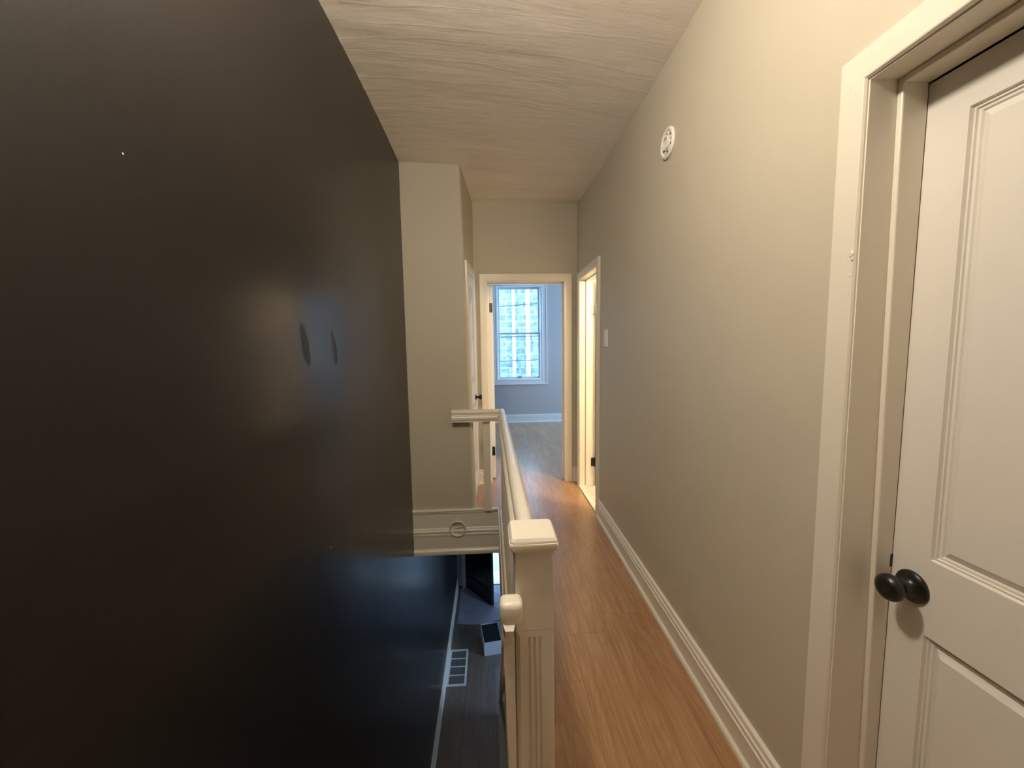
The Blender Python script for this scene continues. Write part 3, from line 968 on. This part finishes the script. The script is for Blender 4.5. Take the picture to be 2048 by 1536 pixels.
# ------------------------------------------------------------------ downstairs things
# floor register
root = empty('floor_register', (-.52, 4.99, LZ), 'white framed floor register with four grey grille panels beside the black wall', 'floor vent')
rx0, rx1, ry0, ry1 = -.645, -.392, 4.685, 5.295
bm = bmesh.new(); b_ = .028; zt = LZ+.010
box(bm, rx0, rx0+b_, ry0, ry1, LZ, zt, .002); box(bm, rx1-b_, rx1, ry0, ry1, LZ, zt, .002)
box(bm, rx0+b_, rx1-b_, ry0, ry0+b_, LZ, zt, .002); box(bm, rx0+b_, rx1-b_, ry1-b_, ry1, LZ, zt, .002)
part('frame', bm, M_white, root)
step = (ry1-ry0-2*b_)/4
for k in (1, 2, 3):
    bm = bmesh.new(); y = ry0+b_+k*step; box(bm, rx0+b_, rx1-b_, y-.006, y+.006, LZ, zt-.001); part('crossbar', bm, M_white, root)
for k in range(4):
    bm = bmesh.new(); ya = ry0+b_+k*step+.006; yb2 = ya+step-.012
    nsl = 12
    for i in range(nsl):
        xa = rx0+b_+.004 + (rx1-rx0-2*b_-.008)*i/nsl
        box(bm, xa, xa+.008, ya, yb2, LZ+.001, LZ+.006)
    part('grille_panel', bm, M_grille, root)

# cloth on the lower floor
bm = bmesh.new(); nx, ny = 60, 40; g = []
for j in range(ny+1):
    row = []
    for i in range(nx+1):
        x = -.60 + 1.75*i/nx; y = 5.84 + .92*j/ny + .05*math.sin(x*5)*(1-j/ny)
        z = LZ + .006 + .012*abs(mnoise.noise(Vector((x*4+y*3, y*6, 2.2)))) + .02*max(0, mnoise.noise(Vector((x*2.5, y*7+x*3, .4))))
        ddx = p0 + dv*max(0, min(L5, (Vector((x, y, LZ))-p0).dot(dv)))
        dd = (Vector((x, y, LZ))-ddx).length
        k = min(1, max(0, (dd-.05)/.06)); z = LZ + .004 + (z-LZ-.004)*k
        row.append(bm.verts.new((x, y, z)))
    g.append(row)
for j in range(ny):
    for i in range(nx): bm.faces.new((g[j][i], g[j][i+1], g[j+1][i+1], g[j+1][i]))
o = mesh_obj('drop_cloth', bm, M_cloth, None, True)
tag(o, 'rumpled grey violet drop cloth on the lower floor inside the front door', 'cloth')
md = o.modifiers.new('thick', 'SOLIDIFY'); md.thickness = .002; md.offset = 1

# open white box
root = empty('open_box', (-.06, 5.38, LZ), 'open white cardboard box on the dark lower floor', 'box')
A = Vector((-.165, 5.15)); B = Vector((.075, 5.185)); Cc = Vector((.02, 5.57)); Dd = Vector((-.225, 5.535)); hz = .195
def wallq(bm, a, b, z0, z1, t=.006):
    d = (b-a).normalized(); nn = Vector((-d.y, d.x))
    pts = [(a.x, a.y, z0), (b.x, b.y, z0), (b.x+nn.x*t, b.y+nn.y*t, z0), (a.x+nn.x*t, a.y+nn.y*t, z0)]
    hexa(bm, pts + [(p[0], p[1], z1) for p in pts])
bm = bmesh.new()
for a, b in ((A, B), (B, Cc), (Cc, Dd), (Dd, A)): wallq(bm, a, b, LZ+.012, LZ+hz)
fl = [(A.x, A.y), (B.x, B.y), (Cc.x, Cc.y), (Dd.x, Dd.y)]
hexa(bm, [(x, y, LZ+.001) for x, y in fl] + [(x, y, LZ+.012) for x, y in fl])
part('carton', bm, M_box, root)
def flap(a, b, out, up_):
    bm = bmesh.new(); t = .004
    o1 = Vector((a.x, a.y, LZ+hz)); o2 = Vector((b.x, b.y, LZ+hz)); off = Vector((out.x, out.y, up_))
    q = [o1, o2, o2+off, o1+off]; nn = (q[1]-q[0]).cross(off).normalized()*t
    hexa(bm, q + [p_+nn for p_ in q]); part('flap', bm, M_box, root)
flap(B, Cc, Vector((.10, -.02)), .05)
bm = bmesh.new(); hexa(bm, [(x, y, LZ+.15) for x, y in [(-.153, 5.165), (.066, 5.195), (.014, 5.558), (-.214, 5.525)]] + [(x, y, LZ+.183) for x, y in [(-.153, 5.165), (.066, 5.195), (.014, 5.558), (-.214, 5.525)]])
part('dark_fill', bm, M_hole, root, label='black panel under the rim that makes the box interior dark')  # added black panel; gives the open box its dark inside

# ------------------------------------------------------------------ outside
root = empty('stone_building', (1.5, 11.2, -3.1), 'rusticated stone building across the street, cyan daylight tinted into its colour, seen through the bedroom window', 'building')
bm = bmesh.new(); box(bm, -6, 9, 11.2, 13, -3.1, 6.5)
part('wall', bm, M_stone, root)
bm = bmesh.new(); box(bm, .56, .64, 11.06, 11.2, -3.1, 6.5, .01); box(bm, 1.7, 1.82, 11.02, 11.2, -3.1, 6.5, .01)
bm.free(); bm = bmesh.new(); box(bm, 1.0, 1.11, 11.04, 11.16, -3.1, 6.5, .01)
part('downspout', bm, M_white, root, label='white vertical downspout')
bm = bmesh.new(); box(bm, .62, .71, 11.08, 11.2, -3.1, 6.5)
part('corner_strip', bm, M_stoop, root, label='pale vertical stone strip')
for (za, zb, yy) in ((2.23, .07, 9.0), (1.01, .022, 9.05), (1.556, .012, 9.1)):
    bm = bmesh.new(); tube(bm, [(-5+i*1.0, 11.195 if i in (0, 12) else yy, za + zb*(i-5.25) + .004*(i-5.6)**2) for i in range(13)], .010)
    o = mesh_obj('overhead_cable', bm, M_cable, None, True)
    tag(o, {2.23: 'topmost dark cable crossing outside the bedroom window', 1.01: 'lowest dark cable crossing outside the bedroom window', 1.556: 'middle thin cable behind the window meeting rail'}[za], 'cable')
bm = bmesh.new(); box(bm, -8, 12, 7.2, 13, -3.25, -3.1)
tag(mesh_obj('street_paving', bm, M_ground), 'pale speckled paving outside the open front door', 'pavement', kind='structure')
bm = bmesh.new(); box(bm, -.9, .9, 7.2, 7.75, -3.1, -2.95, .01); box(bm, -.9, .9, 7.75, 8.05, -3.1, -3.03, .01)
tag(mesh_obj('door_step', bm, M_stoop), 'pale concrete steps just outside the open front door', 'steps')
